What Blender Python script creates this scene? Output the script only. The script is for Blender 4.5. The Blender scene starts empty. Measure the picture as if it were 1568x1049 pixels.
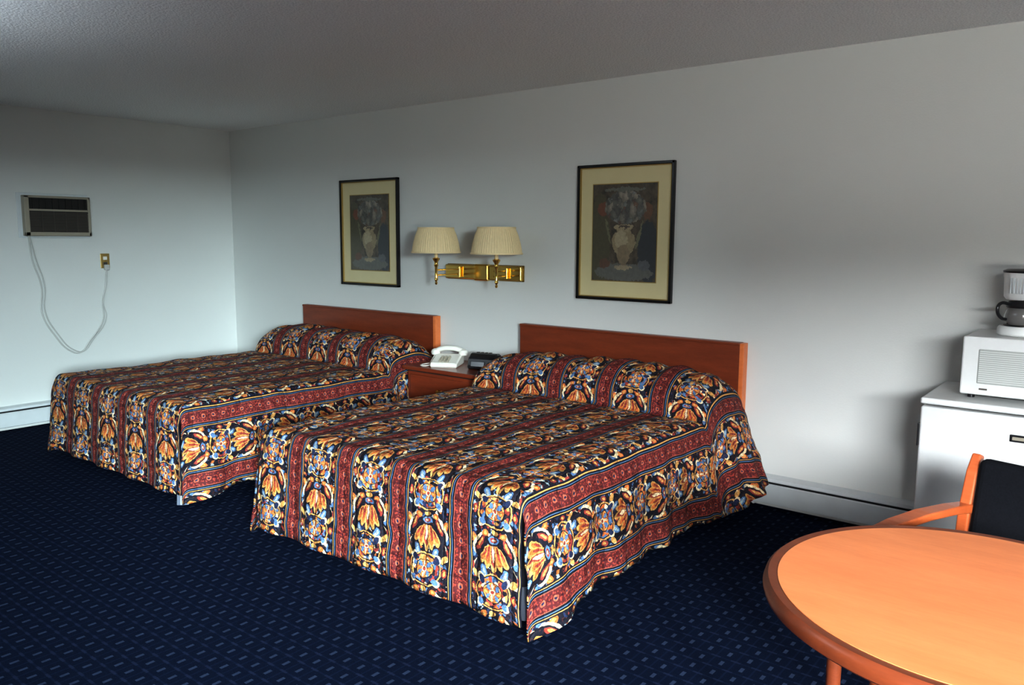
import bpy, bmesh, math, random
from mathutils import Vector, Matrix, noise
random.seed(4)
sc=bpy.context.scene
sc.view_settings.view_transform='Standard'
try: sc.view_settings.look='None'
except Exception: pass
sc.view_settings.gamma=.80
COL=sc.collection
H=2.44
# ---------------------------------------------------------------- node helpers
class NT:
    def __init__(s,name):
        s.m=bpy.data.materials.new(name); s.m.use_nodes=True
        s.t=s.m.node_tree; s.b=s.t.nodes['Principled BSDF']
    def n(s,typ,**kw):
        nd=s.t.nodes.new(typ)
        for k,v in kw.items(): setattr(nd,k,v)
        return nd
    def set(s,sock,v):
        if isinstance(v,bpy.types.NodeSocket): s.t.links.new(v,sock)
        elif v is not None: sock.default_value=v
    def math(s,op,a,b=None,c=None):
        nd=s.n('ShaderNodeMath',operation=op)
        s.set(nd.inputs[0],a)
        if b is not None: s.set(nd.inputs[1],b)
        if c is not None: s.set(nd.inputs[2],c)
        return nd.outputs[0]
    def mix(s,f,a,b):
        nd=s.n('ShaderNodeMix',data_type='RGBA')
        def c(v): return (*v,1) if isinstance(v,tuple) and len(v)==3 else v
        s.set(nd.inputs[0],f); s.set(nd.inputs[6],c(a)); s.set(nd.inputs[7],c(b))
        return nd.outputs[2]
    def comb(s,x,y,z=0.0):
        nd=s.n('ShaderNodeCombineXYZ'); s.set(nd.inputs[0],x);s.set(nd.inputs[1],y);s.set(nd.inputs[2],z); return nd.outputs[0]
    def ell(s,vec,cx,cy,rx,ry,rot=0):
        nd=s.n('ShaderNodeMapping',vector_type='TEXTURE')
        s.set(nd.inputs['Vector'],vec)
        nd.inputs['Location'].default_value=(cx,cy,0); nd.inputs['Rotation'].default_value=(0,0,math.radians(rot)); nd.inputs['Scale'].default_value=(rx,ry,1)
        l=s.n('ShaderNodeVectorMath',operation='LENGTH'); s.t.links.new(nd.outputs[0],l.inputs[0])
        return s.math('LESS_THAN',l.outputs['Value'],1.0)
    def noise(s,vec,scale,detail=3,rough=.5):
        nd=s.n('ShaderNodeTexNoise'); nd.inputs['Scale'].default_value=scale; nd.inputs['Detail'].default_value=detail; nd.inputs['Roughness'].default_value=rough
        if vec is not None: s.t.links.new(vec,nd.inputs['Vector'])
        return nd
    def ramp(s,f,stops,interp='LINEAR'):
        nd=s.n('ShaderNodeValToRGB'); nd.color_ramp.interpolation=interp
        el=nd.color_ramp.elements
        while len(el)<len(stops): el.new(.5)
        for e,(p,c) in zip(el,stops): e.position=p; e.color=(*c,1)
        s.set(nd.inputs[0],f); return nd.outputs[0]
    def bump(s,h,strength=.3,dist=.01):
        nd=s.n('ShaderNodeBump'); nd.inputs['Strength'].default_value=strength; nd.inputs['Distance'].default_value=dist
        s.t.links.new(h,nd.inputs['Height']); s.t.links.new(nd.outputs[0],s.b.inputs['Normal'])
    def obj(s): return s.n('ShaderNodeTexCoord').outputs['Object']
    def uv(s): return s.n('ShaderNodeTexCoord').outputs['UV']
    def p(s,**kw):
        for k,v in kw.items():
            k=k.replace('_',' ')
            if isinstance(v,tuple) and len(v)==3: v=(*v,1)
            s.set(s.b.inputs[k],v)
        return s

def simple(name,col,rough=.5,metal=0,var=.08,scale=12,**kw):
    t=NT(name); nz=t.noise(t.obj(),scale,3)
    c=t.mix(nz.outputs[0],tuple(x*(1-var) for x in col),tuple(min(1,x*(1+var)) for x in col))
    t.p(Base_Color=c,Roughness=rough,Metallic=metal,**kw); return t.m

def mat_wall(name,col):
    t=NT(name); o=t.obj(); nz=t.noise(o,2.0,2)
    t.p(Base_Color=t.mix(nz.outputs[0],tuple(x*.96 for x in col),col),Roughness=.75)
    t.bump(t.noise(o,120,2).outputs[0],.12,.004); return t.m
def mat_ceiling():
    t=NT('popcorn_ceiling_paint'); o=t.obj()
    v=t.n('ShaderNodeTexVoronoi'); v.inputs['Scale'].default_value=75; t.t.links.new(o,v.inputs['Vector'])
    nz=t.noise(o,120,3,.6)
    hgt=t.math('ADD',nz.outputs[0],t.math('MULTIPLY',v.outputs['Distance'],-.8))
    t.p(Base_Color=t.ramp(nz.outputs[0],[(.35,(.72,.72,.72)),(.58,(.92,.92,.91))]),Roughness=.9)
    t.bump(hgt,.45,.008); return t.m
def mat_carpet():
    t=NT('navy_patterned_carpet'); o=t.obj()
    nz=t.noise(o,300,2,.7)
    sep=t.n('ShaderNodeSeparateXYZ'); t.t.links.new(o,sep.inputs[0])
    x,y=sep.outputs[0],sep.outputs[1]
    P=.074
    def cell(a,off=0.0):
        return t.math('SUBTRACT',t.math('FRACT',t.math('ADD',t.math('DIVIDE',a,P),off)),.5)
    def rect(u,v,hx,hy):
        return t.math('MULTIPLY',t.math('LESS_THAN',t.math('ABSOLUTE',u),hx),t.math('LESS_THAN',t.math('ABSOLUTE',v),hy))
    ux,uy=cell(x),cell(y); vx,vy=cell(x,.5),cell(y,.5)
    d1=rect(ux,uy,.09,.20)
    d2=rect(vx,vy,.24,.07)
    gl=t.math('MAXIMUM',rect(vx,uy,.045,.5),rect(ux,vy,.5,.045))
    dots=t.math('GREATER_THAN',t.math('FRACT',t.math('MULTIPLY',t.math('ADD',x,y),170)),.5)
    base=t.mix(nz.outputs[0],(.0024,.0045,.012),(.007,.013,.033))
    base=t.mix(t.math('MULTIPLY',t.math('MULTIPLY',gl,dots),.45),base,(.014,.025,.065))
    base=t.mix(t.math('MULTIPLY',d1,.60),base,t.mix(nz.outputs[0],(.02,.035,.075),(.065,.09,.155)))
    base=t.mix(t.math('MULTIPLY',d2,.25),base,(.03,.042,.09))
    t.p(Base_Color=base,Roughness=1.0,Specular_IOR_Level=.03)
    t.bump(nz.outputs[0],.5,.006); return t.m
def mat_wood(name,c1,c2,rough=.35,scale=(1.2,9,9),coat=.2,bands=2.5):
    t=NT(name); mp=t.n('ShaderNodeMapping'); t.t.links.new(t.obj(),mp.inputs[0]); mp.inputs['Scale'].default_value=scale
    a=t.noise(mp.outputs[0],bands,6,.6); b=t.noise(mp.outputs[0],bands*9,3,.6)
    f=t.math('ADD',t.math('MULTIPLY',a.outputs[0],.7),t.math('MULTIPLY',b.outputs[0],.3))
    t.p(Base_Color=t.ramp(f,[(.3,c1),(.7,c2)]),Roughness=rough,Coat_Weight=coat,Coat_Roughness=.25)
    t.bump(b.outputs[0],.05,.002); return t.m

BG=(.010,.010,.018);NAVY=(.018,.030,.078);RED=(.33,.054,.038);ROSE=(.44,.12,.07);GOLD=(.68,.36,.11);CREAM=(.86,.70,.44);ORG=(.66,.18,.045);BLUE=(.11,.21,.38);DUST=(.36,.45,.48)
def mat_spread():
    t=NT('floral_striped_bedspread_cloth'); uv=t.uv()
    dn=t.noise(uv,34,2,.5)
    off=t.n('ShaderNodeVectorMath',operation='SUBTRACT'); t.t.links.new(dn.outputs['Color'],off.inputs[0]); off.inputs[1].default_value=(.5,.5,.5)
    so=t.n('ShaderNodeVectorMath',operation='SCALE'); t.t.links.new(off.outputs[0],so.inputs[0]); so.inputs['Scale'].default_value=.018
    ad=t.n('ShaderNodeVectorMath',operation='ADD'); t.t.links.new(uv,ad.inputs[0]); t.t.links.new(so.outputs[0],ad.inputs[1])
    s0=t.n('ShaderNodeSeparateXYZ'); t.t.links.new(uv,s0.inputs[0])
    s1=t.n('ShaderNodeSeparateXYZ'); t.t.links.new(ad.outputs[0],s1.inputs[0])
    P=.34;Q=.30
    def wrap(a,per):
        return t.math('MULTIPLY',t.math('SUBTRACT',t.math('FRACT',t.math('ADD',t.math('DIVIDE',a,per),.5)),.5),per)
    uS=t.math('ABSOLUTE',wrap(s0.outputs[0],P))
    u=wrap(s1.outputs[0],P); au=t.math('ABSOLUTE',u)
    v=wrap(s1.outputs[1],Q); w=wrap(t.math('ADD',s1.outputs[1],Q/2),Q)
    A=t.comb(au,v); B=t.comb(au,w)
    vor=t.n('ShaderNodeTexVoronoi'); vor.inputs['Scale'].default_value=64; t.t.links.new(uv,vor.inputs['Vector'])
    sv=t.n('ShaderNodeSeparateColor'); t.t.links.new(vor.outputs['Color'],sv.inputs[0])
    bgc=t.ramp(sv.outputs[0],[(0,BG),(.34,NAVY),(.52,RED),(.60,BG),(.70,BLUE),(.82,ORG),(.89,DUST),(.95,CREAM)],'CONSTANT')
    bgm=t.noise(uv,45,2)
    c=t.mix(t.math('GREATER_THAN',bgm.outputs[0],.51),BG,bgc)
    E=lambda vec,a,col: t.mix(t.ell(vec,*a),c,col)
    k=Q/.36
    def sy(a): return (a[0]*.90,a[1]*k,a[2]*.90,a[3]*k*.97)+tuple(a[4:])
    # corner sprigs
    for a,col in [((.092,.080,.023,.050,-30),CREAM),((.081,.071,.025,.052,-27),BG),((.100,.116,.012,.024,40),GOLD),((.118,.085,.007,.020,-10),RED),
                  ((.054,.098,.015,.034,30),BLUE),((.054,.098,.007,.024,30),DUST),((.112,.02,.010,.026,0),BLUE),((.108,-.045,.015,.024,20),ORG),((.108,-.045,.007,.012,20),GOLD)]:
        c=E(A,sy(a),col)
    # palmette: curled leaves, fan of petals, base
    for a,col in [((.074,-.028,.031,.066,-36),CREAM),((.066,-.018,.029,.063,-32),BG),((.070,-.030,.012,.042,-32),RED),((.070,-.034,.006,.026,-32),GOLD),
                  ((.046,.018,.018,.052,-34),GOLD),((.046,.014,.011,.040,-34),ORG),((.046,.006,.005,.026,-34),RED),((.024,.020,.018,.066,-14),GOLD),((.024,.014,.012,.052,-14),ORG),((.026,.006,.006,.034,-14),RED),
                  ((0,.026,.018,.072,0),GOLD),((0,.018,.012,.056,0),RED),((0,.008,.007,.038,0),CREAM),
                  ((0,-.050,.036,.022,0),BG),((0,-.053,.028,.016,0),BLUE),((.0,-.053,.017,.010,0),RED),((.0,-.053,.008,.005,0),CREAM),((.0,-.084,.018,.011,0),GOLD),((.048,-.076,.017,.014,0),ORG),((.048,-.076,.009,.008,0),GOLD)]:
        c=E(A,sy(a),col)
    mos=t.ramp(sv.outputs[1],[(0,BLUE),(.20,RED),(.34,BG),(.50,ORG),(.64,NAVY),(.78,GOLD),(.91,CREAM)],'CONSTANT')
    for a,col in [((.0,.0,.092,.082,0),GOLD),((0,0,.085,.075,0),BG),((0,0,.079,.069,0),mos),((.068,.056,.018,.020,-40),CREAM),((.062,.050,.014,.017,-40),BLUE),
                  ((.066,-.054,.016,.024,35),CREAM),((.060,-.048,.014,.021,35),NAVY),((0,0,.052,.046,0),BG),((0,0,.047,.041,0),GOLD),((0,0,.040,.034,0),NAVY),
                  ((.028,.0,.020,.013,0),ORG),((.030,.0,.011,.006,0),GOLD),((0,.024,.013,.020,0),ORG),((0,-.024,.013,.020,0),ORG),((0,.026,.006,.012,0),CREAM),((0,-.026,.006,.012,0),CREAM),((.022,.020,.009,.015,-40),BLUE),((.022,-.020,.009,.015,40),BLUE),((0,0,.014,.014,0),CREAM),((0,0,.008,.008,0),RED),
                  ((.106,0,.012,.022,0),RED),((.106,0,.006,.012,0),GOLD)]:
        c=E(B,sy(a),col)
    vi=t.n('ShaderNodeTexVoronoi',feature='DISTANCE_TO_EDGE'); vi.inputs['Scale'].default_value=46; t.t.links.new(ad.outputs[0],vi.inputs['Vector'])
    c=t.mix(t.math('MULTIPLY',t.math('LESS_THAN',vi.outputs['Distance'],.04),.55),c,BG)
    mot=t.noise(uv,80,2,.6)
    c=t.mix(t.math('MULTIPLY',t.math('GREATER_THAN',mot.outputs[0],.60),.38),c,(.12,.035,.025))
    # red stripe
    rv=wrap(s1.outputs[1],.06); ru=t.math('SUBTRACT',au,P/2)
    R1=t.comb(t.math('ABSOLUTE',ru),rv)
    vr=t.n('ShaderNodeTexVoronoi'); vr.inputs['Scale'].default_value=110; t.t.links.new(uv,vr.inputs['Vector'])
    rc=t.mix(t.math('GREATER_THAN',vr.outputs['Distance'],.42),RED,(.11,.020,.02))
    def ER(a,col): return t.mix(t.ell(R1,*a),rc,col)
    for a,col in [((.002,0,.015,.017,0),(.11,.018,.022)),((.002,0,.010,.012,0),ROSE),((0,0,.005,.006,0),NAVY),((.022,.027,.006,.010,35),(.09,.016,.02)),((0,.030,.007,.005,0),(.05,.012,.03))]: rc=ER(a,col)
    def band(lo,hi): return t.math('MULTIPLY',t.math('GREATER_THAN',uS,lo),t.math('LESS_THAN',uS,hi))
    c=t.mix(band(.108,.2),c,BG)
    c=t.mix(band(.1135,.1165),c,GOLD)
    c=t.mix(band(.1225,.1255),c,BLUE)
    c=t.mix(band(.134,.2),c,rc)
    c=t.mix(band(.134,.1365),c,ROSE)
    fn=t.noise(uv,900,2)
    c=t.mix(t.math('MULTIPLY',fn.outputs[0],.24),c,(.012,.010,.010))
    t.p(Base_Color=c,Roughness=.72,Specular_IOR_Level=.22)
    q=t.noise(uv,16,3,.5)
    st=t.math('ABSOLUTE',t.math('SINE',t.math('MULTIPLY',s1.outputs[0],2*math.pi/.17)))
    sq=t.math('ABSOLUTE',t.math('SINE',t.math('MULTIPLY',s1.outputs[1],2*math.pi/.30)))
    hgt=t.math('ADD',q.outputs[0],t.math('MULTIPLY',t.math('MULTIPLY',t.math('POWER',st,.5),t.math('POWER',sq,.5)),.55))
    t.bump(hgt,.85,.024)
    return t.m

M={}
M['wall']=mat_wall('white_wall_paint',(.66,.67,.65))
M['wallx']=mat_wall('bounce_cut_wall_paint',(.18,.17,.15))  # unseen right and front walls, darkened to cut bounced light
M['ceil']=mat_ceiling(); M['carpet']=mat_carpet(); M['spread']=mat_spread()
M['hb']=mat_wood('cherry_headboard_wood',(.150,.030,.011),(.24,.052,.018),.42,(1.5,10,10),.05)
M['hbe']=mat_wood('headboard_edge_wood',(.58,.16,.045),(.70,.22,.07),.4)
M['ns']=mat_wood('nightstand_wood',(.13,.024,.009),(.23,.045,.015),.3,(1.5,10,10),.4)
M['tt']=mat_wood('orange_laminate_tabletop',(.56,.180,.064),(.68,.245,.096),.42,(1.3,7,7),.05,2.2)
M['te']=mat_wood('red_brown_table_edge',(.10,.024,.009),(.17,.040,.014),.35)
M['chw']=mat_wood('orange_chair_wood',(.42,.095,.028),(.56,.15,.048),.35)
M['chf']=simple('black_navy_upholstery',(.007,.008,.011),.9,scale=200,var=.5,Specular_IOR_Level=.15)
M['white']=simple('white_enamel',(.68,.69,.68),.35)
M['trimw']=simple('white_trim_paint',(.60,.63,.64),.45)
M['dark']=simple('dark_gap',(.01,.01,.012),.8)
M['blk']=simple('black_plastic',(.012,.012,.014),.3)
M['brass']=simple('polished_brass',(.80,.55,.16),.16,1.0,var=.04)
M['brassd']=simple('dark_brass',(.35,.24,.08),.3,1.0)
M['beige']=simple('beige_plastic',(.32,.29,.23),.5)
M['acgr']=simple('brown_grille_plastic',(.07,.06,.05),.55)
M['acdk']=simple('dark_grille',(.012,.011,.010),.6)
M['cord']=simple('beige_cord',(.50,.50,.48),.5)
M['shade']=simple('cream_pleated_fabric',(.72,.58,.35),.8,scale=60)
M['phone']=simple('ivory_phone_plastic',(.74,.72,.66),.35)
M['base']=simple('dark_bed_base_fabric',(.015,.015,.025),.9)
M['steel']=simple('painted_steel_leg',(.26,.30,.38),.45,.2)
M['fblk']=simple('black_lacquer_frame',(.008,.008,.008),.25)
M['fgold']=simple('antique_gold_fillet',(.40,.28,.10),.4,.6)
M['mat']=simple('cream_mat_board',(.64,.57,.34),.5,var=.03,Coat_Weight=.6,Coat_Roughness=.04)
M['glassd']=simple('smoky_coffee_glass',(.16,.155,.15),.06,0,Coat_Weight=.7)
M['disp']=simple('dark_display',(.01,.012,.012),.1)
M['mwd']=simple('microwave_door_screen',(.42,.44,.42),.25)

def mat_art():
    t=NT('still_life_urn_print'); uv=t.uv()
    n1=t.noise(uv,7,5,.65); n2=t.noise(uv,22,3,.6)
    d=t.n('ShaderNodeVectorMath',operation='SCALE')
    o=t.n('ShaderNodeVectorMath',operation='SUBTRACT'); t.t.links.new(n2.outputs['Color'],o.inputs[0]); o.inputs[1].default_value=(.5,.5,.5)
    t.t.links.new(o.outputs[0],d.inputs[0]); d.inputs['Scale'].default_value=.09
    a=t.n('ShaderNodeVectorMath',operation='ADD'); t.t.links.new(uv,a.inputs[0]); t.t.links.new(d.outputs[0],a.inputs[1]); V=a.outputs[0]
    c=t.ramp(n1.outputs[0],[(.30,(.042,.038,.032)),(.48,(.110,.090,.062)),(.58,(.150,.120,.080)),(.72,(.060,.060,.058))])
    c=t.mix(t.ell(V,.12,.42,.16,.50),c,(.120,.110,.065))
    c=t.mix(t.ell(V,.88,.30,.16,.32),c,(.055,.063,.072))
    vo=t.n('ShaderNodeTexVoronoi'); vo.inputs['Scale'].default_value=13; t.t.links.new(V,vo.inputs['Vector'])
    svv=t.n('ShaderNodeSeparateColor'); t.t.links.new(vo.outputs['Color'],svv.inputs[0])
    fl=t.ramp(svv.outputs[0],[(0,(.15,.15,.13)),(.18,(.42,.38,.31)),(.36,(.24,.23,.20)),(.54,(.30,.17,.11)),(.60,(.36,.37,.35)),(.82,(.54,.48,.38))],'CONSTANT')
    fl=t.mix(t.math('MULTIPLY',vo.outputs['Distance'],.85),fl,(.07,.07,.065))
    for e,col in [((.5,.09,.46,.09),(.18,.18,.16)),((.17,.75,.10,.07),(.24,.10,.06)),((.86,.72,.08,.09),(.20,.11,.065)),((.52,.76,.32,.17),fl),((.50,.94,.32,.02),(.20,.20,.17)),
                  ((.36,.44,.035,.075,-25),(.38,.32,.20)),((.64,.44,.035,.075,25),(.38,.32,.20)),
                  ((.5,.40,.175,.15),(.38,.31,.19)),((.46,.43,.10,.10),(.52,.44,.29)),((.5,.28,.10,.10),(.32,.25,.16)),((.5,.555,.16,.030),(.46,.38,.24)),((.5,.56,.10,.012),(.11,.09,.07)),((.5,.19,.045,.05),(.29,.23,.15)),((.5,.14,.14,.022),(.44,.37,.25)),
                  ((.20,.18,.09,.05),(.18,.10,.065)),((.82,.17,.09,.05),(.15,.16,.17)),((.74,.48,.02,.16,-20),(.22,.21,.13)),((.25,.52,.02,.14,20),(.21,.20,.12))]:
        c=t.mix(t.ell(V,*e),c,col)
    c=t.mix(t.math('MULTIPLY',n2.outputs[0],.55),c,(.035,.033,.030))
    t.p(Base_Color=c,Roughness=.5,Coat_Weight=1.0,Coat_Roughness=.03); return t.m
M['art']=mat_art()

# ---------------------------------------------------------------- mesh helpers
def empty(name,loc=(0,0,0),rot=0):
    e=bpy.data.objects.new(name,None); e.empty_display_size=.1; e.location=loc; e.rotation_euler=(0,0,rot); COL.objects.link(e); return e
def mkobj(name,bm,mat,parent=None,smooth=False):
    me=bpy.data.meshes.new(name); bm.to_mesh(me); bm.free()
    for m in (mat if isinstance(mat,list) else [mat]): me.materials.append(m)
    if smooth:
        for p in me.polygons: p.use_smooth=True
    o=bpy.data.objects.new(name,me); COL.objects.link(o)
    if parent: o.parent=parent
    return o
def box(name,lo,hi,mat,parent=None,bev=0.0,seg=2,rot=None):
    bm=bmesh.new(); bmesh.ops.create_cube(bm,size=1)
    c=[(a+b)/2 for a,b in zip(lo,hi)]; s=[abs(b-a) for a,b in zip(lo,hi)]
    for v in bm.verts: v.co=Vector((v.co.x*s[0],v.co.y*s[1],v.co.z*s[2]))
    if bev: bmesh.ops.bevel(bm,geom=bm.edges[:],offset=bev,segments=seg,affect='EDGES',profile=.5)
    o=mkobj(name,bm,mat,parent,False); o.location=c
    if rot: o.rotation_euler=rot
    return o
def lathe(name,prof,mat,parent=None,loc=(0,0,0),n=48,ripple=None,smooth=True,arc=None):
    bm=bmesh.new(); rings=[]
    for (r,z) in prof:
        ring=[]
        for i in range(n):
            a=2*math.pi*i/n; rr=r
            if ripple: rr=r+ripple[1]*math.cos(ripple[0]*a)
            ring.append(bm.verts.new((rr*math.cos(a),rr*math.sin(a),z)))
        rings.append(ring)
    for a,b in zip(rings,rings[1:]):
        for i in range(n): bm.faces.new((a[i],a[(i+1)%n],b[(i+1)%n],b[i]))
    if prof[0][0]>1e-4 and not ripple: bm.faces.new(rings[0][::-1])
    if prof[-1][0]>1e-4 and not ripple: bm.faces.new(rings[-1])
    bmesh.ops.remove_doubles(bm,verts=bm.verts,dist=1e-5); bmesh.ops.recalc_face_normals(bm,faces=bm.faces)
    o=mkobj(name,bm,mat,parent,smooth); o.location=loc
    if smooth and not ripple:
        md=o.modifiers.new('e','EDGE_SPLIT'); md.split_angle=math.radians(35)
    return o
def tube(name,pts,r,mat,parent=None,bez=False,res=8):
    cu=bpy.data.curves.new(name,'CURVE'); cu.dimensions='3D'; cu.bevel_depth=r; cu.bevel_resolution=4; cu.use_fill_caps=True
    if bez:
        sp=cu.splines.new('BEZIER'); sp.bezier_points.add(len(pts)-1)
        for b,p in zip(sp.bezier_points,pts): b.co=p; b.handle_left_type=b.handle_right_type='AUTO'
        sp.resolution_u=res
    else:
        sp=cu.splines.new('POLY'); sp.points.add(len(pts)-1)
        for b,p in zip(sp.points,pts): b.co=(*p,1)
    cu.materials.append(mat)
    o=bpy.data.objects.new(name,cu); COL.objects.link(o)
    if parent: o.parent=parent
    return o
def extrude_profile(name,prof,axis,a0,a1,mat,parent=None,smooth=False):
    bm=bmesh.new()
    def mk(p,a):
        return {'x':(a,p[0],p[1]),'y':(p[0],a,p[1]),'z':(p[0],p[1],a)}[axis]
    A=[bm.verts.new(mk(p,a0)) for p in prof]; B=[bm.verts.new(mk(p,a1)) for p in prof]
    n=len(prof)
    for i in range(n): bm.faces.new((A[i],A[(i+1)%n],B[(i+1)%n],B[i]))
    bm.faces.new(A); bm.faces.new(B[::-1]); bmesh.ops.recalc_face_normals(bm,faces=bm.faces)
    return mkobj(name,bm,mat,parent,smooth)

# ---------------------------------------------------------------- room
XR=10.4; YF=-5.2; T=.12
WX0,WX1,WZ0,WZ1=7.3,10.0,.85,2.12
box('floor',(-T,YF-T,-.1),(XR+T,T,0),M['carpet'])
box('ceiling',(-T,YF-T,H),(XR+T,T,H+.1),M['ceil'])
box('wall_back',(-T,0,0),(XR+T,T,H),M['wall'])
box('wall_left',(-T,YF,0),(0,0,H),M['wall'])
box('wall_right',(XR,YF,0),(XR+T,0,H),M['wallx'])
wf=empty('wall_front')
box('panel_a',(-T,YF-T,0),(WX0,YF,H),M['wallx'],wf)
box('panel_b',(WX1,YF-T,0),(XR+T,YF,H),M['wallx'],wf)
box('panel_c',(WX0,YF-T,0),(WX1,YF,WZ0),M['wallx'],wf)
box('panel_d',(WX0,YF-T,WZ1),(WX1,YF,H),M['wallx'],wf)
w=empty('window_1')
for nm,lo,hi in [('frame_l',(WX0,YF-.08,WZ0),(WX0+.05,YF-.03,WZ1)),('frame_r',(WX1-.05,YF-.08,WZ0),(WX1,YF-.03,WZ1)),('frame_b',(WX0,YF-.08,WZ0),(WX1,YF-.03,WZ0+.05)),
                 ('frame_t',(WX0,YF-.08,WZ1-.05),(WX1,YF-.03,WZ1)),('mullion',((WX0+WX1)/2-.02,YF-.08,WZ0),((WX0+WX1)/2+.02,YF-.03,WZ1)),('sill',(WX0-.04,YF-.02,WZ0-.03),(WX1+.04,YF+.06,WZ0))]:
    box(nm,lo,hi,M['trimw'],w,.004)

def heater(name,axis,a0,a1):
    e=empty(name)
    s=-1 if axis=='x' else 1
    def P(l): return [(s*p,z) for p,z in l]
    extrude_profile('back_plate',P([(0,.02),(.012,.02),(.012,.18),(0,.18)]),axis,a0,a1,M['trimw'],e)
    extrude_profile('front_panel',P([(.060,.035),(.066,.035),(.070,.140),(.062,.146),(.058,.140)]),axis,a0,a1,M['trimw'],e)
    extrude_profile('top_cap',P([(0,.172),(.060,.166),(.066,.158),(.068,.162),(.063,.176),(.0,.185)]),axis,a0,a1,M['trimw'],e)
    extrude_profile('fins',P([(.013,.03),(.052,.03),(.052,.158),(.013,.158)]),axis,a0+.01,a1-.01,M['dark'],e)
    for i,a in enumerate((a0,a1)):
        extrude_profile('end_cap_%d'%i,P([(0,.02),(.069,.02),(.072,.165),(.0,.187)]),axis,a-.006,a+.006,M['trimw'],e)
heater('baseboard_heater','x',5.12,5.995)
heater('baseboard_heater','y',-5.1,-.10)
# ---------------------------------------------------------------- beds
def sm(a,b,x):
    t=max(0,min(1,(x-a)/(b-a))); return t*t*(3-2*t)
def make_bed(x0,seed,legx=.70,legy=-1.93):
    e=empty('bed',(x0,0,0))
    W=.80; ZT=.565; YFt=2.07
    prof=[]
    for i in range(31):
        th=.35+(math.pi-.35)*i/30
        c_,s_=math.cos(th),math.sin(th)
        d=.300-.225*math.copysign(abs(c_)**.85,c_); h=.212*abs(s_)**.8
        prof.append((d,h))
    prof.append((.54,-.014)); prof.append((.565,-.005)); prof.append((.60,0))
    d=.60
    while d<YFt-.05: d+=.03; prof.append((min(d,YFt-.045),0))
    for i in range(1,6):
        a=i/5*math.pi/2*.8; prof.append((YFt-.045+.045*math.sin(a),-.045*(1-math.cos(a))))
    arc=[0]
    for p,q in zip(prof,prof[1:]): arc.append(arc[-1]+math.hypot(q[0]-p[0],q[1]-p[1]))
    L=arc[-1]
    def nz(x,y,z,s): return noise.noise(Vector((x*s+seed*7.3,y*s+seed,z*s)))
    cols=[-W+2*W*i/96 for i in range(97)]
    K=18
    bm=bmesh.new(); uvl=bm.loops.layers.uv.new('UVMap'); UV={}
    def top(s,d,h):
        tp=max(0,1-(abs(s)/.86)**5)**.5
        hh=h*tp*(1+.045*math.cos(2*math.pi*s/.17)+.08*nz(s,d,0,3)) if h>0 else h
        edge=abs(s)/W
        r=.05; q=max(0,abs(s)-(W-r)); drop=r-math.sqrt(max(0,r*r-q*q*.9))
        z=ZT+hh-drop+.011*nz(s,d,0,2.2)+.008*nz(s,d,1,7)
        return z
    rows=[]
    for (d,h),t in zip(prof,arc):
        row=[]
        head=1-sm(.25,.75,d); foot=sm(1.75,2.07,d)
        def side(sg):
            out=[]
            z0=top(sg*W,d,h)
            hem=.07+.10*(1-sm(.15,.55,d))-.035*foot
            tot=z0-hem
            for k in range(1,K+1):
                f=k/K; ln=tot*f
                flare=.035*f+.15*head*f**1.3+.010*foot*f+.06*f**2*math.exp(-((d-1.92)/.11)**2)
                fold=(.013*math.sin(2*math.pi*d/.37+seed*2+sg)+.010*math.sin(2*math.pi*d/.21+1.3*seed))*f**1.1*(1-foot)+.014*nz(d,f,sg,3)*f+.010*nz(d,f,sg+3,8)
                fold+=.014*head*math.sin(2*math.pi*d/.13+seed)*f**1.5
                x=sg*(W+.012*min(1,k/2)+flare+fold)
                y=-(d+ .045*foot*f)
                v=bm.verts.new((x,y,z0-ln)); UV[v]=(sg*(W+ln+.01),t)
                out.append(v)
            return out
        left=side(-1)[::-1]; right=side(1)
        mid=[]
        for s in cols:
            v=bm.verts.new((s,-d,top(s,d,h))); UV[v]=(s,t); mid.append(v)
        rows.append(left+mid+right)
    for a,b in zip(rows,rows[1:]):
        for i in range(len(a)-1): bm.faces.new((a[i],a[i+1],b[i+1],b[i]))
    last=rows[-1][K:K+97]; prev=last
    for k in range(1,21):
        f=k/20; cur=[]
        for j,s in enumerate(cols):
            p=last[j].co
            tot=p.z-.075
            bulge=.012*math.sin(2*math.pi*s/.34+.6+seed)*f+.008*nz(s,f,seed,4)*f+.008*nz(s,f,seed+5,9)*min(1,f*4)
            v=bm.verts.new((s*(1+.034*f)+.004*nz(s,f,2,3)*f,p.y-.012*min(1,k/2)-.035*f-bulge,p.z-tot*f))
            UV[v]=(s,L+tot*f+.01); cur.append(v)
        for i in range(96): bm.faces.new((prev[i],prev[i+1],cur[i+1],cur[i]))
        prev=cur
    for fc in bm.faces:
        for l in fc.loops: l[uvl].uv=UV[l.vert]
    bmesh.ops.recalc_face_normals(bm,faces=bm.faces)
    o=mkobj('bedspread',bm,M['spread'],e,True)
    sd=o.modifiers.new('s','SOLIDIFY'); sd.thickness=.010; sd.offset=-1
    box('box_spring',(-.76,-2.0,.16),(.76,-.07,.53),M['base'],e,.02)
    for i,(lx,ly) in enumerate([(legx,legy),(-.70,-1.93),(.66,-.25),(-.66,-.25)]):
        l=box('leg_%d'%i,(lx-.022,ly-.025,.004),(lx+.022,ly+.025,.2),M['steel'],e,.004)
        l.rotation_euler=(math.radians(-10 if ly<-1 else 0),math.radians(-12 if lx>0 else 12),0); l.location.z=.105
    box('headboard_panel',(-.785,-.058,.30),(.765,-.006,.905),M['hb'],e,.006)
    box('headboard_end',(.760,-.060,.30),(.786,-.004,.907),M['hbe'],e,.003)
    box('headboard_cap',(-.787,-.062,.893),(.762,-.003,.909),M['hb'],e,.005)
    return e
make_bed(4.24,1.0)
make_bed(1.885,2.0,.78,-2.06)

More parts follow.
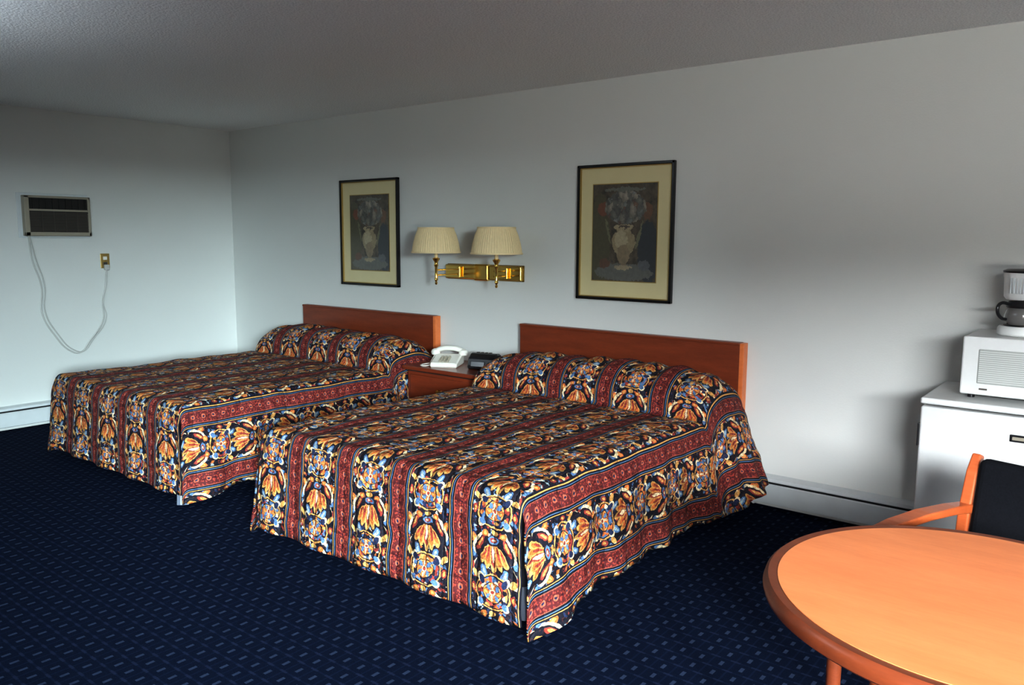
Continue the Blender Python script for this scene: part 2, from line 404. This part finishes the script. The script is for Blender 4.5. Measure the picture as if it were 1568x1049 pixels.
# ---------------------------------------------------------------- nightstand
e=empty('nightstand',(3.07,0,0))
box('body',(-.32,-.42,.08),(.32,-.02,.565),M['ns'],e,.004)
box('top',(-.345,-.455,.572),(.345,-.005,.600),M['ns'],e,.008,3)
box('drawer_front_1',(-.29,-.432,.36),(.29,-.418,.54),M['ns'],e,.005)
box('drawer_front_2',(-.29,-.432,.13),(.29,-.418,.33),M['ns'],e,.005)
box('top_trim',(-.33,-.43,.562),(.33,-.01,.574),M['dark'],e)
for i,z in enumerate((.45,.23)): lathe('knob_%d'%i,[(0,-.0),(.008,.0),(.008,.015),(.017,.020),(.014,.03),(0,.033)],M['brass'],e,(0,-.432,z)).rotation_euler=(math.radians(90),0,0)
box('plinth',(-.30,-.40,0.001),(.30,-.03,.09),M['ns'],e)
def phone(name,loc,rot,m,dark=False,sc_=1.0):
    e=empty(name,loc,rot)
    extrude_profile('base',[(-.10,0),(.10,0),(.10,.055),(.04,.068),(-.10,.028)],'x',-.085,.085,m,e).modifiers.new('b','BEVEL').width=.008
    hs=[(-.085,-.045,.078),(-.055,-.045,.092),(0,-.045,.098),(.055,-.045,.092),(.085,-.045,.078)]
    hs=[(x,.055,z+.004) for x,_,z in hs]
    tube('handset_bar',hs,.016,m,e,True)
    for i,x in enumerate((-.088,.088)):
        lathe('handset_cup_%d'%i,[(0,-.022),(.026,-.020),(.030,-.004),(.024,.010),(.01,.018),(0,.019)],m,e,(x,.055,.080),24)
    for r in range(4):
        for c in range(3):
            box('key_%d%d'%(r,c),(-.03+c*.022,-.085+r*.02,.030+r*.0055),(-.015+c*.022,-.073+r*.02,.046+r*.0057),M['white'] if dark else M['beige'],e,.002,1)
    tube('handset_cord',[(-.09,.05,.06),(-.11,.02,.02),(-.10,-.05,.008),(-.13,-.09,.008),(-.10,.07,.008)],.004,m,e,True)
    e.scale=(sc_,)*3
    return e
phone('telephone',(2.985,-.27,.600),math.radians(28),M['phone'],False,1.12)
e=empty('clock_radio',(3.27,-.20,.600),math.radians(15))
extrude_profile('body',[(-.075,0),(.075,0),(.075,.06),(.045,.100),(-.02,.108),(-.06,.08),(-.08,.02)],'x',-.10,.10,M['blk'],e).modifiers.new('b','BEVEL').width=.01
box('display',(-.07,-.080,.02),(.03,-.068,.055),M['disp'],e,.002,rot=(math.radians(-18),0,0))
for i in range(4): box('button_%d'%i,(-.06+i*.03,-.01,.103),(-.04+i*.03,.01,.111),M['acgr'],e,.002)

# ---------------------------------------------------------------- pictures
def picture(x0,x1,z0=1.099,z1=1.93):
    e=empty('framed_picture',((x0+x1)/2,0,(z0+z1)/2))
    w=(x1-x0)/2;h=(z1-z0)/2;fw=.018
    for nm,lo,hi in [('frame_top',(-w,-.030,h-fw),(w,-.002,h)),('frame_bottom',(-w,-.030,-h),(w,-.002,-h+fw)),('frame_left',(-w,-.030,-h),(-w+fw,-.002,h)),('frame_right',(w-fw,-.030,-h),(w,-.002,h))]:
        box(nm,lo,hi,M['fblk'],e,.004)
    g=fw; gw=.006
    for nm,lo,hi in [('fillet_top',(-w+g,-.024,h-g-gw),(w-g,-.004,h-g)),('fillet_bottom',(-w+g,-.024,-h+g),(w-g,-.004,-h+g+gw)),('fillet_left',(-w+g,-.024,-h+g),(-w+g+gw,-.004,h-g)),('fillet_right',(w-g-gw,-.024,-h+g),(w-g,-.004,h-g))]:
        box(nm,lo,hi,M['fgold'],e)
    box('mat_board',(-w+g,-.012,-h+g),(w-g,-.005,h-g),M['mat'],e)
    iw=w-.112; ih=h-.122
    box('print_border',(-iw-.005,-.0135,-ih-.005),(iw+.005,-.011,ih+.005),M['fgold'],e)
    bm=bmesh.new(); uvl=bm.loops.layers.uv.new('UVMap')
    vs=[bm.verts.new(p) for p in ((-iw,-.0145,-ih),(iw,-.0145,-ih),(iw,-.0145,ih),(-iw,-.0145,ih))]
    f=bm.faces.new(vs)
    for l,u in zip(f.loops,((0,0),(1,0),(1,1),(0,1))): l[uvl].uv=u
    mkobj('print',bm,M['art'],e)
picture(3.882,4.553); picture(1.579,2.251)

# ---------------------------------------------------------------- wall sconce
e=empty('wall_sconce_lamp',(3.10,0,1.24))
box('back_plate',(-.35,-.012,-.055),(.35,-.001,.055),M['brassd'],e,.004)
box('plate_face_l',(-.345,-.040,-.050),(-.06,-.010,.050),M['brass'],e,.008,3)
box('plate_face_r',(.06,-.040,-.050),(.345,-.010,.050),M['brass'],e,.008,3)
box('centre_block',(-.065,-.055,-.058),(.065,-.008,.058),M['brass'],e,.012,3)
for sgn,nm,px in ((-1,'l',-.215),(1,'r',.325)):
    bx=px+.02 if sgn<0 else px-.09
    lathe('pivot_'+nm,[(0,-.035),(.012,-.035),(.012,.035),(.0,.035)],M['brass'],e,(bx,-.055,.0),16)
    tube('arm_lower_'+nm,[(bx,-.05,-.018),(bx-.02,-.16,-.018),(px,-.27,-.018)],.006,M['brass'],e)
    tube('arm_upper_'+nm,[(bx,-.05,.018),(bx-.02,-.16,.018),(px,-.27,.018)],.006,M['brass'],e)
    lathe('stem_'+nm,[(0,-.085),(.006,-.083),(.010,-.072),(.005,-.062),(.013,-.050),(.010,-.035),(.010,.04),(.016,.05),(.012,.06),(.014,.075),(.024,.09),(.026,.098),(.012,.104),(.012,.17),(0,.17)],M['brass'],e,(px,-.27,0),24)
    lathe('candle_tube_'+nm,[(.0125,.100),(.0125,.15)],M['shade'],e,(px,-.27,0),20)
    for k in range(3):
        a=k*2.094+.3
        tube('shade_spoke_%s%d'%(nm,k),[(px,-.27,.165),(px+.163*math.cos(a),-.27+.163*math.sin(a),.150)],.002,M['brassd'],e)
    lathe('shade_'+nm,[(.167,.138),(.165,.145),(.156,.20),(.141,.255),(.125,.292),(.122,.305)],M['shade'],e,(px,-.27,0),480,ripple=(60,.0014))
    lathe('shade_rim_b_'+nm,[(.168,.134),(.171,.134),(.171,.144),(.168,.144),(.168,.134)],M['shade'],e,(px,-.27,0),64)
    lathe('shade_rim_t_'+nm,[(.122,.299),(.126,.299),(.126,.309),(.122,.309),(.122,.299)],M['shade'],e,(px,-.27,0),64)

# ---------------------------------------------------------------- wall AC
e=empty('wall_air_conditioner',(0,-1.55,1.629))
hw,hh=.242,.153
box('sleeve_trim',(.001,-hw-.03,-hh-.015),(.012,hw+.005,hh+.02),M['trimw'],e,.003)
box('housing_back',(.002,-hw,-hh),(.045,hw,hh),M['beige'],e,.004)
for nm,lo,hi in [('face_top',(.04,-hw,hh-.018),(.065,hw,hh)),('face_bottom',(.04,-hw,-hh),(.065,hw,-hh+.03)),('face_left',(.04,-hw,-hh),(.065,-hw+.035,hh)),('face_right',(.04,hw-.02,-hh),(.065,hw,hh)),('face_mid',(.04,-hw,.035),(.062,hw,.052))]:
    box(nm,lo,hi,M['beige'],e,.004)
box('air_outlet',(.044,-hw+.035,.050),(.050,hw-.02,hh-.016),M['acdk'],e)
for i in range(9):
    y=-hw+.06+i*.048; box('vane_%d'%i,(.046,y,.052),(.058,y+.006,hh-.018),M['acdk'],e)
box('control_strip',(.044,-hw+.035,.028),(.060,hw-.02,.040),M['acdk'],e)
box('intake_back',(.044,-hw+.035,-hh+.028),(.050,hw-.02,.036),M['acdk'],e)
for i in range(12):
    z=-hh+.036+i*.0125; box('slat_%d'%i,(.048,-hw+.035,z),(.061,hw-.02,z+.0075),M['acgr'],e)
for i in range(1,5):
    y=-hw+.035+i*.086; box('rib_%d'%i,(.050,y,-hh+.028),(.063,y+.004,.032),M['acgr'],e)
e=empty('power_cord',(0,0,0))
pts=[(.02,-1.76,1.474),(.015,-1.745,1.30),(.012,-1.69,1.08),(.012,-1.70,.88),(.012,-1.62,.70),(.012,-1.50,.555),(.012,-1.435,.54),(.012,-1.36,.62),(.012,-1.235,.80),(.012,-1.235,.93),(.014,-1.205,1.06),(.02,-1.19,1.22)]
tube('strand_a',pts,.006,M['cord'],e,True)
tube('strand_b',[(x+.003,y+(.022 if 0<i<9 else .003),z+.008) for i,(x,y,z) in enumerate(pts)],.005,M['cord'],e,True)
box('plug',(.010,-1.208,1.20),(.045,-1.172,1.245),M['cord'],e,.006)
e=empty('wall_outlet',(0,-1.19,1.275))
box('plate',(.0005,-.037,-.060),(.006,.037,.060),M['fgold'],e,.003)
for i,z in enumerate((.022,-.024)): box('socket_%d'%i,(.005,-.016,z-.014),(.009,.016,z+.014),M['phone'] if i==0 else M['acgr'],e,.003)
box('screw',(.005,-.003,-.004),(.008,.003,.003),M['brassd'],e)

# ---------------------------------------------------------------- mini fridge
e=empty('mini_fridge',(6.30,0,0))
box('cabinet',(-.275,-.49,.03),(.275,-.03,.790),M['white'],e,.006)
box('worktop',(-.280,-.555,.785),(.280,-.025,.812),M['white'],e,.008,3)
box('door',(-.278,-.550,.07),(.278,-.495,.775),M['white'],e,.010,3)
box('door_gasket',(-.268,-.500,.08),(.268,-.488,.775),M['dark'],e)
box('handle_recess',(.055,-.554,.672),(.120,-.548,.702),M['blk'],e,.003)
box('handle_badge',(.064,-.557,.680),(.111,-.552,.694),M['beige'],e,.002)
box('hinge',(-.284,-.56,.60),(-.276,-.53,.70),M['blk'],e,.003)
box('kick_plate',(-.27,-.50,.005),(.27,-.47,.07),M['dark'],e)
for i,(x,y) in enumerate(((-.24,-.1),(.24,-.1),(-.24,-.45),(.24,-.45))): lathe('foot_%d'%i,[(.018,0.0),(.018,.032)],M['blk'],e,(x,y,0),16)
e=empty('microwave_oven',(6.385,-.27,.812))
box('case',(-.235,-.165,.018),(.235,.19,.265),M['white'],e,.008,3)
box('door',(-.237,-.188,.020),(.130,-.162,.266),M['white'],e,.008,3)
box('door_window',(-.175,-.193,.070),(.085,-.186,.215),M['mwd'],e,.004)
for i in range(16): box('window_line_%d'%i,(-.170,-.1955,.078+i*.0085),(.080,-.192,.080+i*.0085),M['white'],e)
box('control_panel',(.134,-.188,.020),(.237,-.162,.266),M['white'],e,.006,3)
box('display',(.150,-.192,.215),(.222,-.186,.245),M['blk'],e,.002)
for r in range(4):
    for c in range(3): box('key_%d%d'%(r,c),(.150+c*.026,-.191,.09+r*.028),(.170+c*.026,-.186,.110+r*.028),M['mwd'],e,.002)
box('door_button',(.155,-.196,.032),(.218,-.186,.070),M['white'],e,.003)
box('logo',(-.165,-.190,.043),(-.135,-.187,.050),M['acgr'],e)
for i,(x,y) in enumerate(((-.20,-.13),(.20,-.13),(-.20,.15),(.20,.15))): lathe('foot_%d'%i,[(.014,0.0),(.014,.02)],M['blk'],e,(x,y,0),16)
e=empty('coffee_maker',(6.335,-.27,1.0785),math.radians(-12))
lathe('base',[(.0,0),(.088,0),(.092,.006),(.090,.030),(.082,.040),(0,.040)],M['white'],e)
box('base_rear',(-.085,0,0),(.085,.125,.040),M['white'],e,.008,3)
box('column',(-.080,.055,.02),(.080,.130,.275),M['white'],e,.014,3)
lathe('warming_plate',[(0,.040),(.066,.040),(.066,.044),(0,.044)],M['blk'],e,(0,-.01,0))
lathe('carafe',[(0,.046),(.052,.046),(.064,.068),(.066,.088),(.058,.112),(.048,.128),(.050,.138),(0,.138)],M['glassd'],e,(0,-.01,0))
lathe('carafe_band',[(.0495,.124),(.060,.118),(.062,.126),(.052,.146),(.0,.148)],M['blk'],e,(0,-.01,0))
tube('carafe_handle',[(-.03,-.06,.134),(-.055,-.105,.136),(-.060,-.115,.110),(-.052,-.085,.074),(-.045,-.06,.068)],.007,M['blk'],e,True)
lathe('brew_basket',[(0,.152),(.066,.152),(.076,.165),(.080,.250),(.082,.266),(0,.266)],M['white'],e,(0,-.0,0))
box('tank_top',(-.085,-.02,.240),(.085,.132,.275),M['white'],e,.012,3)
lathe('lid',[(0,.266),(.084,.266),(.086,.274),(.070,.281),(0,.283)],M['blk'],e,(0,0,0))
for i in range(5): box('brew_rib_%d'%i,(-.03+.012*i,-.0835,.18),(-.026+.012*i,-.072,.245),M['trimw'],e)

# ---------------------------------------------------------------- round table
e=empty('round_table',(6.53,-2.43,0))
R=.435
lathe('table_top',[(0,.712),(R-.03,.712),(R-.028,.7402),(0,.7402)],M['tt'],e,n=128)
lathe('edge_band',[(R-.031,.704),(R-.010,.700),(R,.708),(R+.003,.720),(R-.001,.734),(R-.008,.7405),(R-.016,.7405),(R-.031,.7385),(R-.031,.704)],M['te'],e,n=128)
for i in range(4):
    a=math.radians(-110+90*i); x,y=.34*math.cos(a),.34*math.sin(a)
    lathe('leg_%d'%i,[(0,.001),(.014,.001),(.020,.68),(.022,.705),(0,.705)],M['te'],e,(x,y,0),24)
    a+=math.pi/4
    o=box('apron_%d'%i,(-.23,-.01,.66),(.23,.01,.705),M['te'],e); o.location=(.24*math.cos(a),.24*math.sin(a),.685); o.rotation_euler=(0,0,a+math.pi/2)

# ---------------------------------------------------------------- armchair (faces local -y)
e=empty('armchair',(6.56,-1.74,0),math.radians(-16))
def beam(name,pts,wd,th,mat):
    bm=bmesh.new(); rings=[]
    n=len(pts)
    for i,p in enumerate(pts):
        p=Vector(p); q=Vector(pts[min(i+1,n-1)])-Vector(pts[max(i-1,0)]); q.normalize()
        xa=Vector((1,0,0)); xa=(xa-q*xa.dot(q)).normalized(); nb=q.cross(xa)
        w_=wd[i] if isinstance(wd,list) else wd; t_=th[i] if isinstance(th,list) else th
        rings.append([bm.verts.new(p+xa*a*w_/2+nb*b*t_/2) for a,b in ((-1,-1),(1,-1),(1,1),(-1,1))])
    for a,b in zip(rings,rings[1:]):
        for i in range(4): bm.faces.new((a[i],a[(i+1)%4],b[(i+1)%4],b[i]))
    bm.faces.new(rings[0]); bm.faces.new(rings[-1][::-1]); bmesh.ops.recalc_face_normals(bm,faces=bm.faces)
    o=mkobj(name,bm,mat,e); md=o.modifiers.new('b','BEVEL'); md.width=.006; md.segments=3; return o
for sg,nm in ((-1,'l'),(1,'r')):
    x=sg*.275
    beam('back_post_'+nm,[(x,.24,0.001),(x,.20,.25),(x,.19,.45),(x,.205,.62),(x,.235,.75),(x,.255,.805)],[.035]*4+[.034,.028],[.045,.05,.055,.05,.04,.028],M['chw'])
    beam('arm_'+nm,[(x,.205,.640),(x*1.01,.10,.654),(x*1.03,-.05,.664),(x*1.06,-.20,.662),(x*1.09,-.335,.650)],[.045,.05,.056,.052,.042],[.03,.026,.024,.024,.022],M['chw'])
    beam('front_leg_'+nm,[(x,-.24,0.001),(x,-.22,.30),(x*1.05,-.20,.655)],.035,[.035,.05,.04],M['chw'])
    beam('side_rail_'+nm,[(x,.20,.38),(x,-.21,.38)],.025,.06,M['chw'])
box('front_rail',(-.27,-.22,.35),(.27,-.195,.41),M['chw'],e,.004)
box('back_rail',(-.27,.19,.35),(.27,.215,.41),M['chw'],e,.004)
box('seat_cushion',(-.255,-.235,.39),(.255,.20,.475),M['chf'],e,.03,4)
b=box('back_cushion',(-.255,.18,.47),(.255,.235,.805),M['chf'],e,.025,4,rot=(math.radians(-9),0,0))

# ---------------------------------------------------------------- torchiere-shaped uplight, added out of view to make the ceiling glow
TL=(2.7,-4.35)
e=empty('added_ceiling_uplight',(TL[0],TL[1],0))
lathe('base',[(0,0.001),(.14,.001),(.14,.012),(.03,.03),(.012,.05),(0,.05)],M['blk'],e)
lathe('pole',[(0,.03),(.012,.03),(.012,1.66),(0,1.66)],M['blk'],e,n=24)
lathe('bowl',[(.012,1.64),(.06,1.66),(.13,1.71),(.17,1.77),(.165,1.77),(.125,1.718),(.05,1.675),(0,1.670)],M['blk'],e)
l=bpy.data.lights.new('added_uplight_source','AREA'); l.shape='DISK'; l.size=.16; l.energy=80; l.color=(.78,.90,1.0)
lo=bpy.data.objects.new('added_uplight_source',l); COL.objects.link(lo); lo.parent=e; lo.location=(0,0,1.72); lo.rotation_euler=(math.pi,0,0)

# ---------------------------------------------------------------- lights
def area(name,loc,target,sx,sy,radiance,col):
    l=bpy.data.lights.new(name,'AREA'); l.shape='RECTANGLE'; l.size=sx; l.size_y=sy; l.energy=radiance*math.pi*sx*sy; l.color=col
    o=bpy.data.objects.new(name,l); COL.objects.link(o); o.location=loc
    d=Vector(target)-Vector(loc); o.rotation_euler=d.to_track_quat('-Z','Y').to_euler(); return o
area('daylight_sky',(10.2,-9.8,4.3),(8.2,-5.2,1.6),7.5,3.6,188,(.93,.97,1.0))
area('daylight_sky_side',(15.5,-8.8,3.3),(8.7,-5.2,1.5),3.6,2.6,440,(.78,.95,1.0))
area('daylight_ground',(11.0,-10.0,.6),(8.5,-5.2,1.6),9.0,1.2,34,(.98,.97,.92))
wd=bpy.data.worlds.new('World'); sc.world=wd; wd.use_nodes=True
wd.node_tree.nodes['Background'].inputs[0].default_value=(.5,.65,.8,1); wd.node_tree.nodes['Background'].inputs[1].default_value=.8

# ---------------------------------------------------------------- camera
cam=bpy.data.cameras.new('Camera'); co=bpy.data.objects.new('Camera',cam); COL.objects.link(co)
cam.sensor_width=36; cam.lens=36*1224/1568; cam.clip_start=.05
yaw,pit,roll=.6716,.1296,.005519
co.matrix_world=Matrix.Translation((6.743,-4.278,1.477))@Matrix.Rotation(yaw,4,'Z')@Matrix.Rotation(math.pi/2-pit,4,'X')@Matrix.Rotation(roll,4,'Z')
sc.camera=co
